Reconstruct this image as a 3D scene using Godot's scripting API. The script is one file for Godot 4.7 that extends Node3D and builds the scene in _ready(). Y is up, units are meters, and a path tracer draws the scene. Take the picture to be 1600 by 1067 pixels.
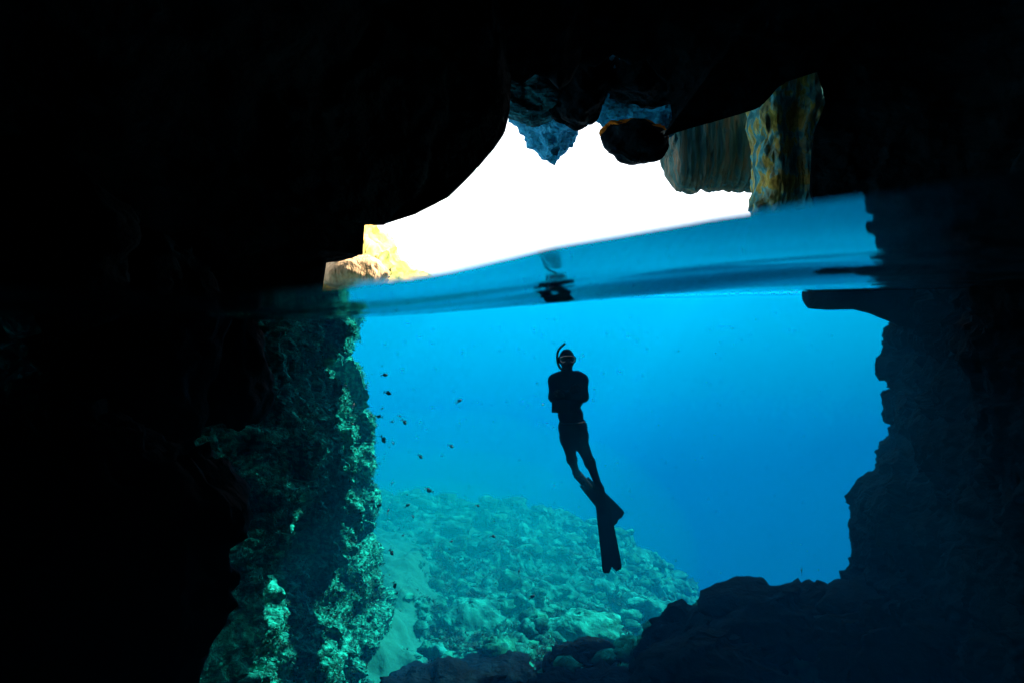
extends Node3D
# A flooded sea cave seen half above and half below the water: the sky through the cave mouth above, the blue open sea below, a free diver hovering in front of it.

const ROLL := -0.0244              # the camera leans a little
const WATER := 0.010               # height of the calm sea over the lens, in metres
const FOG := 0.046                 # how much of the light one metre of the sea water scatters or takes
const NO_GROUP := ""

var M := {}
var n_big := FastNoiseLite.new()
var n_cell := FastNoiseLite.new()
var n_ridge := FastNoiseLite.new()
var n_fine := FastNoiseLite.new()
var n_soft := FastNoiseLite.new()


# ---------------------------------------------------------------- helpers
func P(px: float, py: float, d: float) -> Vector3:   # a point d metres out to sea; px and py run to the right and down in millimetres per metre
	var x := (px - 800.0) * d / 1000.0
	var y := (469.0 - py) * d / 1000.0
	return Vector3(x * cos(ROLL) - y * sin(ROLL), x * sin(ROLL) + y * cos(ROLL), -d)

func lin(r: float, g: float, b: float) -> Color:
	return Color(r, g, b).linear_to_srgb()

func tag(o: Node3D, label := "", category := "", group := "", kind := "") -> Node3D:
	if label: o.set_meta("label", label)
	if category: o.set_meta("category", category)
	if group: o.set_meta("group", group)
	if kind: o.set_meta("kind", kind)
	return o

func numbered(called: String) -> String:
	if not has_node(called): return called
	var i := 1
	while has_node("%s_%03d" % [called, i]): i += 1
	return "%s_%03d" % [called, i]

func part(called: String, m: Mesh, mat: Material, parent: Node) -> MeshInstance3D:
	var o := MeshInstance3D.new()
	o.name = numbered(called) if parent == self else called
	o.mesh = m
	if mat: o.material_override = mat
	parent.add_child(o, true)
	return o

func thing(called: String, at: Vector3, label: String, category: String, group := "") -> Node3D:
	var o := Node3D.new()
	o.name = numbered(called)
	o.position = at
	add_child(o)
	tag(o, label, category, group)
	return o

func struct(called: String, m: Mesh, mat: Material) -> MeshInstance3D:
	var o := part(called, m, mat, self)
	o.set_meta("kind", "structure")
	return o

func set_noise(n: FastNoiseLite, sd: int, type: int, f: float, fractal: int, oct: int) -> void:
	n.seed = sd
	n.noise_type = type
	n.frequency = f
	n.fractal_type = fractal
	n.fractal_octaves = oct

func noises() -> void:
	set_noise(n_big, 11, FastNoiseLite.TYPE_SIMPLEX_SMOOTH, 0.45, FastNoiseLite.FRACTAL_FBM, 3)
	set_noise(n_cell, 23, FastNoiseLite.TYPE_CELLULAR, 1.1, FastNoiseLite.FRACTAL_NONE, 1)
	n_cell.cellular_return_type = FastNoiseLite.RETURN_CELL_VALUE
	n_cell.domain_warp_enabled = true
	n_cell.domain_warp_amplitude = 0.35
	n_cell.domain_warp_frequency = 1.3
	n_cell.domain_warp_fractal_type = FastNoiseLite.DOMAIN_WARP_FRACTAL_NONE
	set_noise(n_ridge, 37, FastNoiseLite.TYPE_SIMPLEX_SMOOTH, 1.3, FastNoiseLite.FRACTAL_RIDGED, 4)
	set_noise(n_fine, 41, FastNoiseLite.TYPE_SIMPLEX_SMOOTH, 6.0, FastNoiseLite.FRACTAL_FBM, 3)
	set_noise(n_soft, 53, FastNoiseLite.TYPE_SIMPLEX_SMOOTH, 1.0, FastNoiseLite.FRACTAL_FBM, 2)

func rock(p: Vector3) -> float:
	return 0.34 * n_big.get_noise_3dv(p) + 0.13 * n_cell.get_noise_3dv(p) + 0.16 * n_ridge.get_noise_3dv(p) + 0.045 * n_fine.get_noise_3dv(p)

func cat(a: Array, t: float):          # Catmull-Rom through an array of floats or vectors, t from 0 to size - 1
	var i := clampi(int(t), 0, a.size() - 2)
	var f := t - i
	var p0 = a[maxi(i - 1, 0)]
	var p1 = a[i]
	var p2 = a[i + 1]
	var p3 = a[mini(i + 2, a.size() - 1)]
	return p1 + 0.5 * f * (p2 - p0 + f * (2.0 * p0 - 5.0 * p1 + 4.0 * p2 - p3 + f * (3.0 * (p1 - p2) + p3 - p0)))

func table(a: Array, x: float) -> float:   # piecewise linear through [x, y] pairs
	if x <= a[0][0]: return a[0][1]
	for i in range(1, a.size()):
		if x <= a[i][0]:
			return lerpf(a[i - 1][1], a[i][1], (x - a[i - 1][0]) / (a[i][0] - a[i - 1][0]))
	return a[-1][1]

func grid_normals(p: PackedVector3Array, nu: int, nv: int) -> PackedVector3Array:
	var n := PackedVector3Array()
	n.resize(p.size())
	for j in nv:
		var j0 := maxi(j - 1, 0) * nu
		var j1 := mini(j + 1, nv - 1) * nu
		for i in nu:
			var du := p[j * nu + mini(i + 1, nu - 1)] - p[j * nu + maxi(i - 1, 0)]
			var dv := p[j1 + i] - p[j0 + i]
			n[j * nu + i] = dv.cross(du).normalized()
	return n

func grid_mesh(p: PackedVector3Array, nu: int, nv: int, normals := true) -> ArrayMesh:
	var idx := PackedInt32Array()
	idx.resize((nu - 1) * (nv - 1) * 6)
	var k := 0
	for j in nv - 1:
		for i in nu - 1:
			var a := j * nu + i
			idx[k] = a; idx[k + 1] = a + 1; idx[k + 2] = a + nu
			idx[k + 3] = a + 1; idx[k + 4] = a + nu + 1; idx[k + 5] = a + nu
			k += 6
	var arr := []
	arr.resize(Mesh.ARRAY_MAX)
	arr[Mesh.ARRAY_VERTEX] = p
	arr[Mesh.ARRAY_INDEX] = idx
	if normals: arr[Mesh.ARRAY_NORMAL] = grid_normals(p, nu, nv)
	var m := ArrayMesh.new()
	m.add_surface_from_arrays(Mesh.PRIMITIVE_TRIANGLES, arr)
	return m

func displace(p: PackedVector3Array, nu: int, nv: int, amp: float, side := 1.0) -> PackedVector3Array:
	var n := grid_normals(p, nu, nv)
	for i in p.size():
		p[i] += n[i] * rock(p[i]) * amp * side
	return p

func spread(knots: Array) -> PackedFloat32Array:   # [[value, steps to the next], ...]
	var out := PackedFloat32Array()
	for i in knots.size() - 1:
		for k in int(knots[i][1]):
			out.append(lerpf(knots[i][0], knots[i + 1][0], float(k) / knots[i][1]))
	out.append(knots[-1][0])
	return out


# ---------------------------------------------------------------- materials
func noise_tex(n: FastNoiseLite, ramp: Array, size := 512) -> NoiseTexture2D:
	var t := NoiseTexture2D.new()
	t.width = size; t.height = size
	t.seamless = true
	t.seamless_blend_skirt = 0.25
	t.noise = n
	t.generate_mipmaps = false
	if ramp.size():
		var g := Gradient.new()
		var offs := PackedFloat32Array()
		var cols := PackedColorArray()
		for r in ramp:
			offs.append(r[0])
			cols.append(lin(r[1], r[2], r[3]))
		g.offsets = offs
		g.colors = cols
		t.color_ramp = g
	return t

func tex_noise(sd: int, f: float, fractal := FastNoiseLite.FRACTAL_FBM, oct := 5, type := FastNoiseLite.TYPE_SIMPLEX_SMOOTH) -> FastNoiseLite:
	var n := FastNoiseLite.new()
	set_noise(n, sd, type, f, fractal, oct)
	return n

func stone(sd: int, ramp: Array, scale: Vector3, relief: float, rough := 0.9, f := 0.012) -> StandardMaterial3D:
	var m := StandardMaterial3D.new()
	m.albedo_texture = noise_tex(tex_noise(sd, f), ramp)
	m.uv1_triplanar = true
	m.uv1_world_triplanar = true
	m.uv1_scale = scale
	m.roughness = rough
	m.metallic_specular = 0.08
	if relief > 0.0:
		m.heightmap_enabled = true
		m.heightmap_texture = M.relief
		m.heightmap_scale = relief
	return m

func plain(c: Color, rough: float, spec := 0.5) -> StandardMaterial3D:
	var m := StandardMaterial3D.new()
	m.albedo_color = c
	m.roughness = rough
	m.metallic_specular = spec
	return m

func materials() -> void:
	M.relief = noise_tex(tex_noise(7, 0.022, FastNoiseLite.FRACTAL_FBM, 6), [])
	M.reef = stone(3, [[0.0, 0.001, 0.022, 0.022], [0.42, 0.002, 0.065, 0.06], [0.54, 0.003, 0.22, 0.18], [0.62, 0.006, 0.48, 0.38], [1.0, 0.01, 0.6, 0.48]], Vector3.ONE * 1.9, 4.0)  # the water's teal tint of the light is put into the rock colour
	M.sand = stone(15, [[0.0, 0.003, 0.12, 0.105], [1.0, 0.006, 0.25, 0.21]], Vector3.ONE * 0.8, 1.5)  # sand colour carries the same tint of underwater light
	M.bed = stone(4, [[0.0, 0.001, 0.03, 0.027], [0.40, 0.002, 0.11, 0.10], [0.54, 0.003, 0.22, 0.185], [0.66, 0.005, 0.37, 0.31], [1.0, 0.008, 0.6, 0.5]], Vector3.ONE * 0.55, 6.0)  # bed colour is teal for light filtered by the water
	M.weed = plain(Color.WHITE, 0.8, 0.2)
	M.weed.vertex_color_use_as_albedo = true
	M.weed.backlight_enabled = true
	M.weed.backlight = lin(0.1, 0.3, 0.25)
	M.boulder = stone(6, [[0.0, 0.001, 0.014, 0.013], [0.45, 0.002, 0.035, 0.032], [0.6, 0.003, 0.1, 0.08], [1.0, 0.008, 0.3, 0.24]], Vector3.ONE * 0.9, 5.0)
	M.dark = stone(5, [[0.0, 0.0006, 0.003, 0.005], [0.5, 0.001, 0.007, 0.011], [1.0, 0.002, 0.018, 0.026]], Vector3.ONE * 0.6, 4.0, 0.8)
	M.roof = stone(8, [[0.0, 0.015, 0.15, 0.28], [0.42, 0.02, 0.22, 0.40], [0.6, 0.03, 0.29, 0.50], [1.0, 0.05, 0.38, 0.6]], Vector3(1.0, 1.8, 1.0), 5.0)  # blue glow from the sea is put into this rock colour
	M.shaded_roof = stone(16, [[0.0, 0.002, 0.014, 0.02], [0.45, 0.005, 0.04, 0.055], [0.6, 0.012, 0.11, 0.14], [1.0, 0.02, 0.18, 0.22]], Vector3(0.8, 3.0, 0.8), 5.0)  # darker copy of the roof rock, shade put into its colour
	M.curtain = stone(9, [[0.0, 0.02, 0.04, 0.04], [0.4, 0.04, 0.10, 0.095], [0.5, 0.07, 0.13, 0.12], [0.58, 0.15, 0.11, 0.075], [1.0, 0.2, 0.16, 0.11]], Vector3(1.1, 0.12, 1.1), 4.0)
	M.pillar = stone(10, [[0.0, 0.01, 0.05, 0.055], [0.40, 0.04, 0.2, 0.22], [0.5, 0.08, 0.32, 0.34], [0.55, 0.26, 0.25, 0.06], [0.66, 0.36, 0.28, 0.08], [0.75, 0.2, 0.17, 0.03], [1.0, 0.4, 0.25, 0.07]], Vector3(0.75, 0.38, 0.75), 4.0)
	M.tan = stone(14, [[0.0, 0.3, 0.18, 0.09], [0.5, 0.55, 0.36, 0.2], [1.0, 0.7, 0.5, 0.3]], Vector3(1.5, 0.6, 1.5), 3.0)
	M.cliff = stone(12, [[0.0, 0.06, 0.09, 0.02], [0.42, 0.2, 0.2, 0.05], [0.5, 0.5, 0.36, 0.08], [0.6, 0.6, 0.4, 0.12], [1.0, 0.65, 0.5, 0.3]], Vector3.ONE * 0.12, 15.0)
	M.orange = stone(13, [[0.0, 0.25, 0.09, 0.01], [1.0, 0.5, 0.22, 0.03]], Vector3.ONE, 3.0)  # painted colour of the lit edge on the dark roof lump
	M.suit = plain(lin(0.005, 0.007, 0.010), 0.8, 0.03)
	M.suit.vertex_color_use_as_albedo = true
	M.suit.albedo_color = Color.WHITE
	M.fin = plain(lin(0.001, 0.003, 0.005), 0.5, 0.12)
	M.rubber = plain(lin(0.001, 0.003, 0.005), 0.6, 0.1)
	M.silicone = plain(lin(0.35, 0.5, 0.55), 0.3)
	M.lens = plain(lin(0.01, 0.02, 0.03), 0.08)
	M.fish = plain(lin(0.002, 0.012, 0.018), 0.5)
	M.slate = plain(lin(0.002, 0.005, 0.009), 0.6, 0.1)
	M.air = plain(Color(0.9, 0.97, 1.0, 0.15), 0.03)
	M.air.transparency = BaseMaterial3D.TRANSPARENCY_ALPHA
	# the sea's skin near the lens refracts and mirrors; farther out it is a plain sheet that lets the sun through
	M.skin = StandardMaterial3D.new()
	M.skin.albedo_color = Color(1, 1, 1, 0.0)
	M.skin.roughness = 0.0
	M.skin.refraction_enabled = true
	M.skin.refraction_scale = 0.033
	M.sheet = StandardMaterial3D.new()
	M.sheet.albedo_color = Color(0.5, 0.8, 0.9, 0.02)
	M.sheet.roughness = 0.05
	M.sheet.transparency = BaseMaterial3D.TRANSPARENCY_ALPHA


# ---------------------------------------------------------------- sea
func sea_surface() -> void:
	var line := []          # [bearing, slope] of the waterline round the lens
	for q in [[-900, 449], [-300, 449], [0, 449], [200, 453], [330, 457], [400, 456], [480, 449], [560, 439], [640, 430], [700, 420], [800, 397], [870, 380], [1000, 358], [1120, 337], [1250, 318], [1360, 304], [1480, 284], [1600, 263], [1900, 215], [2600, 130]]:
		var w := P(q[0], q[1], 1.0)
		line.append([atan2(w.x, -w.z), w.y / sqrt(w.x * w.x + w.z * w.z)])
	var rs := PackedFloat32Array()
	var r := 0.12
	while r < 7.0:
		rs.append(r)
		r *= 1.022
	var n_near := rs.size()
	while r < 420.0:
		rs.append(r)
		r *= 1.12
	var na := 720
	var p := PackedVector3Array()
	var w1 := tex_noise(71, 1.0, FastNoiseLite.FRACTAL_FBM, 2)
	for rr in rs:
		for i in na + 1:
			var a := (float(i % na) / na - 0.5) * TAU
			var x := rr * sin(a)
			var z := -rr * cos(a)
			var y0: float = table(line, a) * 0.12
			if absf(a) > 1.9: y0 = lerpf(y0, WATER, smoothstep(1.9, 2.9, absf(a)))
			var near := exp(-(rr - 0.12) * 2.6)
			var y := lerpf(WATER, y0, near)
			# wind ripples, low and long, that run across the cave mouth
			var ripple := 0.0042 * w1.get_noise_2d(x * 0.9 + 3.0, z * 3.6) + 0.0014 * w1.get_noise_2d(x * 2.2 + 40.0, z * 9.0)
			y += ripple * smoothstep(0.0, 0.3, rr - 0.12) * 1.7 / (1.0 + 0.35 * minf(rr, 8.0))
			var env := smoothstep(0.0, 0.22, rr - 0.12) * exp(-maxf(rr - 0.4, 0.0) * 1.1)
			y += env * (0.0030 * sin(9.0 * x + 6.0 * z + 2.0 * sin(3.0 * x - 4.0 * z)) + 0.0022 * sin(17.0 * z - 7.0 * x + 1.3 + 1.5 * sin(6.0 * x)) + 0.0010 * sin(31.0 * z + 13.0 * x))
			y -= 0.015 * exp(-pow((x + 0.17) / 0.26, 2.0) - pow((z + 0.55) / 0.22, 2.0))      # a trough left of the diver
			p.append(Vector3(x, y, z))
	var nu := na + 1
	var m := ArrayMesh.new()
	for band in [[0, n_near], [n_near - 1, rs.size()]]:
		var nv: int = band[1] - band[0]
		var part_p := p.slice(band[0] * nu, band[1] * nu)
		var one := grid_mesh(part_p, nu, nv)
		m.add_surface_from_arrays(Mesh.PRIMITIVE_TRIANGLES, one.surface_get_arrays(0))
	m.surface_set_material(0, M.skin)
	m.surface_set_material(1, M.sheet)
	struct("sea_surface", m, null)

func silt_haze() -> void:
	# fine silt that hangs over the sunlit mound, thicker towards its foot
	for q in [[Vector3(13, 5.6, 13), Vector3(-2.6, -5.4, -14.5), 0.03], [Vector3(10, 4.0, 10), Vector3(-2.6, -5.3, -13.5), 0.035], [Vector3(7, 2.8, 8), Vector3(-2.3, -5.2, -12.5), 0.075]]:
		var f := FogVolume.new()
		f.name = numbered("haze")
		f.shape = RenderingServer.FOG_VOLUME_SHAPE_ELLIPSOID
		f.size = q[0]
		f.position = q[1]
		var fm := FogMaterial.new()
		fm.density = q[2]
		fm.albedo = lin(0.0, 0.76, 0.74)
		f.material = fm
		f.set_meta("kind", "structure")
		add_child(f)

func drift() -> void:
	var rng := RandomNumberGenerator.new()
	rng.seed = 19
	var mm := MultiMesh.new()
	mm.transform_format = MultiMesh.TRANSFORM_3D
	mm.mesh = lump(Vector3.ONE, Vector3(1, 2, 3), 0.3, 8)
	mm.instance_count = 420
	for i in mm.instance_count:
		var d := rng.randf_range(2.5, 11.0)
		var s := rng.randf_range(0.0012, 0.0035)
		mm.set_instance_transform(i, Transform3D(Basis().scaled(Vector3(s, s * 0.7, s)), Vector3(rng.randf_range(-0.25, 0.5) * d, rng.randf_range(-0.45, -0.03) * d, -d)))
	var o := MultiMeshInstance3D.new()
	o.name = "drifting_particles"
	o.multimesh = mm
	o.material_override = plain(lin(0.3, 0.6, 0.6), 0.8, 0.1)
	add_child(o)
	tag(o, "fine pale particles drifting in the water", "particles", "", "stuff")

func water_body() -> void:
	# the whole sea, plus an added greener top layer, coloured for light's change with depth
	for q in [[40.0, FOG, lin(0.0, 0.36, 1.0)], [2.6, 0.03, lin(0.0, 0.68, 1.0)]]:
		var f := FogVolume.new()
		f.name = numbered("water")
		f.size = Vector3(440.0 - q[0] * 0.01, q[0], 420.0 - q[0] * 0.01)
		f.position = Vector3(0, WATER - 0.006 - q[0] * 0.5 - (0.001 if q[0] < 10.0 else 0.0), -200)
		var fm := FogMaterial.new()
		fm.density = q[1]
		fm.albedo = q[2]
		f.material = fm
		f.set_meta("kind", "structure")
		add_child(f)


# ---------------------------------------------------------------- cave
func cave_roof() -> void:
	var lip := [[-700, 474, 4.4], [300, 472, 4.6], [440, 469, 4.8], [500, 462, 5.0], [508, 406, 5.0], [566, 398, 5.0], [570, 352, 5.0], [600, 351, 5.0], [650, 337, 5.0], [700, 309, 5.0], [740, 270, 5.0], [772, 232, 5.0], [789, 205, 5.1], [796, 172, 5.2], [799, 124, 5.5], [815, 132, 5.6], [836, 116, 5.7], [858, 122, 5.8], [874, 138, 5.8], [890, 128, 5.9], [905, 98, 6.0], [930, 104, 6.0], [958, 84, 6.0], [985, 100, 6.0], [1010, 92, 6.0], [1028, 118, 6.0], [1042, 128, 6.0], [1050, 184, 6.0], [1036, 214, 6.0], [1100, 196, 6.0], [1180, 170, 6.0], [1222, 130, 6.0], [1277, 113, 6.0], [1290, 160, 6.0], [1272, 210, 6.0], [1267, 260, 6.0], [1266, 300, 6.0], [1290, 380, 6.0], [1420, 440, 6.0], [1900, 440, 6.0]]
	# the rock in section, from the back of the cave over the lip to the cliff outside: [outwards, towards the land]
	var section := [[-9.0, 10.5], [2.0, 11.0], [2.4, 5.0], [1.9, 2.2], [1.0, 0.7], [0.35, 0.22], [0.08, 0.04], [0.0, 0.0], [0.1, -0.1], [0.5, -0.3], [1.5, -0.4], [5.0, -0.2], [9.0, 0.5], [12.0, 5.0], [12.0, 14.0]]
	var us := []
	for i in lip.size() - 1:
		var n := 30 if i == 0 else 16 if lip[i][0] > 480 and lip[i][0] < 1300 else 8
		for k in n: us.append(i + float(k) / n)
	us.append(lip.size() - 1.0)
	var vs := spread([[0.0, 4], [1.0, 8], [2.0, 14], [3.0, 22], [4.0, 20], [5.0, 10], [6.0, 8], [7.0, 6], [8.0, 6], [9.0, 10], [10.0, 6], [11.0, 4], [12.0, 4], [14.0, 0]])
	var nu := us.size()
	var nv := vs.size()
	var p := PackedVector3Array()
	for v in vs:
		var i := clampi(int(v), 0, section.size() - 2)
		var f: float = v - i
		var so := lerpf(section[i][0], section[i + 1][0], f)
		var sz := lerpf(section[i][1], section[i + 1][1], f)
		for u in us:
			var k := mini(int(u), lip.size() - 2)
			var g: float = u - k
			var q := P(lerpf(lip[k][0], lip[k + 1][0], g), lerpf(lip[k][1], lip[k + 1][1], g), lerpf(lip[k][2], lip[k + 1][2], g))
			var o := Vector2(q.x - 0.5, q.y - 0.2)
			var far := o.length()
			o = o.normalized()
			if so < 0.0:
				o *= -minf(far, -so) if v < 0.01 else so * 0.0
				p.append(Vector3(0.5, 0.2, q.z + sz) if v < 0.01 else Vector3(lerpf(0.5, q.x, f), lerpf(0.2, q.y, f), q.z + sz))
			else:
				p.append(Vector3(q.x + o.x * so, q.y + o.y * so, q.z + sz))
	var n := grid_normals(p, nu, nv)
	for j in nv:
		var amp := 0.35 if vs[j] > 3.0 else 0.8
		amp *= clampf(absf(vs[j] - 7.0) * 0.35 + 0.12, 0.0, 1.0)
		for i in nu:
			var q := p[j * nu + i]
			p[j * nu + i] = q + n[j * nu + i] * rock(q) * amp
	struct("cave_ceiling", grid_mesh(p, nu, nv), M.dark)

func added_sun_block() -> void:
	# unseen lump added over the roof gap to block the sun
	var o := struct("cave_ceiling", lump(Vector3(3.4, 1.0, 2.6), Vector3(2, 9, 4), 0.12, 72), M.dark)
	o.position = Vector3(-0.1, 5.2, -7.2)

func wall(called: String, plan: Array, us: PackedFloat32Array, vs: PackedFloat32Array, edge: Array, at_edge: int, reach: float, amp: float, mat: Material, side: float, weeds := 0) -> void:
	# plan: [x, z] seen from above; edge: [height, x] of the corner at the cave mouth, which the neighbouring wall follows
	var pts := []
	for q in plan: pts.append(Vector2(q[0], q[1]))
	var nu := us.size()
	var nv := vs.size()
	var p := PackedVector3Array()
	var x0: float = plan[at_edge][0]
	for y in vs:
		var dx: float = table(edge, y) - x0
		for u in us:
			var q: Vector2 = cat(pts, u)
			var near := exp(-pow((u - at_edge) / reach, 2.0))
			p.append(Vector3(q.x + dx * near, y, q.y))
	var n := grid_normals(p, nu, nv)
	for j in nv:
		for i in nu:
			var q := p[j * nu + i]
			var near := exp(-pow((us[i] - at_edge) / 0.35, 2.0))
			p[j * nu + i] = q + n[j * nu + i] * (rock(q) * (1.0 - 0.6 * near) + 0.10 * n_cell.get_noise_3dv(q * 2.4) + 0.05 * n_ridge.get_noise_3dv(q * 2.2) + 0.035 * n_fine.get_noise_3dv(q * 2.0)) * amp * side
	struct(called, grid_mesh(p, nu, nv), mat)
	if weeds > 0: wall_weed(p, grid_normals(p, nu, nv), weeds)

func wall_weed(p: PackedVector3Array, n: PackedVector3Array, count: int) -> void:
	var rng := RandomNumberGenerator.new()
	rng.seed = 133
	var mm := MultiMesh.new()
	mm.transform_format = MultiMesh.TRANSFORM_3D
	mm.use_colors = true
	mm.mesh = weed_tuft()
	mm.instance_count = count
	var i := 0
	while i < count:
		var k := rng.randi() % p.size()
		var q := p[k]
		if q.z > -4.5 or q.z < -9.6 or q.y > -0.05 or q.y < -5.0: continue
		if n_soft.get_noise_3dv(q * 1.4) < rng.randf_range(-0.3, 0.35): continue
		var up := -n[k] if n[k].x < 0.0 else n[k]
		up = (up + Vector3(rng.randf_range(-0.4, 0.4), rng.randf_range(-0.2, 0.5), rng.randf_range(-0.4, 0.4))).normalized()
		var side := up.cross(Vector3(0.1, 0.3, 1)).normalized()
		var s := rng.randf_range(0.02, 0.055)
		mm.set_instance_transform(i, Transform3D(Basis(side, up, side.cross(up)).rotated(up, rng.randf() * TAU).scaled(Vector3.ONE * s), q + Vector3(rng.randf_range(-0.02, 0.02), rng.randf_range(-0.02, 0.02), rng.randf_range(-0.02, 0.02))))
		var c := pow(rng.randf(), 1.5) * 0.85 + 0.08
		mm.set_instance_color(i, Color(0.004, 0.5 * c, 0.4 * c))
		i += 1
	var o := MultiMeshInstance3D.new()
	o.name = numbered("seaweed")
	o.multimesh = mm
	o.material_override = M.weed
	add_child(o)
	tag(o, "short algae and weed growing on the sunlit left wall", "seaweed", "", "stuff")

func cave_walls() -> void:
	wall("cave_wall", [[2.0, 9.0], [-3.0, 8.6], [-3.4, 5.0], [-3.0, 1.0], [-2.7, -2.0], [-2.55, -4.0], [-2.40, -6.0], [-2.28, -7.4], [-2.17, -8.6], [-2.6, -9.6], [-4.5, -10.5], [-9.0, -12.0], [-60.0, -22.0]],
		spread([[0.0, 6], [2.0, 6], [3.0, 10], [4.0, 36], [5.0, 70], [6.0, 70], [7.0, 60], [8.0, 30], [9.0, 20], [10.0, 8], [12.0, 0]]),
		spread([[-14.0, 8], [-6.0, 20], [-4.6, 150], [0.02, 2], [0.05, 0]]),
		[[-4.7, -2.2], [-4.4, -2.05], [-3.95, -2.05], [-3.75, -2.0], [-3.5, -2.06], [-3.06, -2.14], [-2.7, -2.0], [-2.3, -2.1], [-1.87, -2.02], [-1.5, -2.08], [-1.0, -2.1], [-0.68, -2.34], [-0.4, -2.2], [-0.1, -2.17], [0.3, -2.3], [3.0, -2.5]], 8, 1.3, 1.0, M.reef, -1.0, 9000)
	wall("cave_wall", [[2.0, 9.0], [6.0, 8.6], [6.4, 5.0], [5.2, 1.0], [4.1, -2.4], [3.95, -4.6], [4.45, -6.4], [5.05, -8.0], [5.7, -9.4], [8.0, -11.0], [14.0, -12.5], [80.0, -24.0]],
		spread([[0.0, 6], [2.0, 6], [3.0, 10], [4.0, 20], [5.0, 50], [6.0, 110], [7.0, 50], [8.0, 20], [9.0, 8], [11.0, 0]]),
		spread([[-14.0, 8], [-6.0, 20], [-4.6, 190], [0.4, 20], [2.6, 2], [3.6, 0]]),
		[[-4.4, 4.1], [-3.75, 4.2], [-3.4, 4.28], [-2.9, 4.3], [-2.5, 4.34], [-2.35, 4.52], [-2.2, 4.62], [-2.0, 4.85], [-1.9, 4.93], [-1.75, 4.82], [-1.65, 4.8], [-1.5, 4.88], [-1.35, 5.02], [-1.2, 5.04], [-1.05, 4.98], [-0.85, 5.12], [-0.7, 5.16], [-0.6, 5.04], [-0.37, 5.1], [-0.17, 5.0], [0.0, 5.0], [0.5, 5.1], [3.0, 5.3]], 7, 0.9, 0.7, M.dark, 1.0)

func bed_height(x: float, z: float, rough := 1.0) -> float:
	var rim := table([[-3.0, -4.95], [0.0, -5.0], [1.0, -4.85], [1.7, -4.40], [2.2, -3.98], [3.0, -3.95], [3.5, -3.66], [4.2, -3.7], [6.0, -3.5]], x)
	var inner := lerpf(-4.8, rim, smoothstep(-5.5, -7.8, z))
	var d := maxf(-z, 8.5)
	var top := table([[-8.0, -4.4], [-3.0, -4.85], [-1.6, -5.0], [-0.6, -5.15], [0.4, -5.35], [1.3, -5.75], [2.2, -6.25], [3.1, -6.9], [3.6, -7.6], [5.0, -10.5], [9.0, -16.0], [40.0, -22.0]], x * 13.0 / clampf(d, 9.0, 30.0))
	top += 0.05 * (13.0 - minf(d, 17.0))
	if d > 17.0: top -= (d - 17.0) * 0.7
	top = maxf(top, -26.0 + 4.0 * n_soft.get_noise_2d(x * 0.05, z * 0.05))
	var y := lerpf(inner, top, smoothstep(-8.0, -9.3, z + 0.25 * n_soft.get_noise_2d(x * 0.8, 3.0)))
	var q := Vector3(x, y * 0.4, z)
	return y + 0.40 * n_big.get_noise_3dv(q * 1.5) + rough * (0.14 * n_cell.get_noise_3dv(q * 1.3) - 0.12 * n_ridge.get_noise_3dv(q * 0.8) + 0.10 * n_fine.get_noise_3dv(q * 0.6) + 0.05 * n_fine.get_noise_3dv(q * 1.7))

func seabed() -> void:
	var xs := spread([[-260.0, 4], [-40.0, 6], [-10.0, 20], [-5.0, 260], [6.5, 20], [12.0, 6], [40.0, 4], [260.0, 0]])
	var zs := spread([[12.0, 10], [-4.0, 16], [-6.0, 110], [-10.0, 170], [-20.0, 20], [-28.0, 6], [-60.0, 6], [-415.0, 0]])
	var p := PackedVector3Array()
	for z in zs:
		for x in xs:
			p.append(Vector3(x, bed_height(x, z), z))
	struct("seabed", grid_mesh(p, xs.size(), zs.size()), M.bed)

func in_sand(x: float, z: float) -> float:   # how far inside the pale patch of sand at the foot of the left wall
	var c := -1.85 + 0.12 * (z + 9.0) + 0.25 * n_soft.get_noise_2d(z * 0.9, 5.0)
	return (0.46 + 0.03 * (-z - 9.0) - absf(x - c)) * smoothstep(-8.3, -8.9, z) * smoothstep(-14.5, -12.5, z)

func sand() -> void:
	var nu := 60
	var nv := 120
	var p := PackedVector3Array()
	for j in nv:
		var z := lerpf(-8.2, -14.8, j / (nv - 1.0))
		for i in nu:
			var x := lerpf(-3.4, -0.4, i / (nu - 1.0))
			var f := in_sand(x, z)
			p.append(Vector3(x, bed_height(x, z, 0.25) + 0.03 * n_fine.get_noise_2d(x * 0.5, z * 0.9) + 0.012 * n_fine.get_noise_2d(x * 1.5, z * 3.0) + clampf(f * 0.5, -0.5, 0.12) - 0.02, z))
	struct("sand", grid_mesh(p, nu, nv), M.sand)

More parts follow.
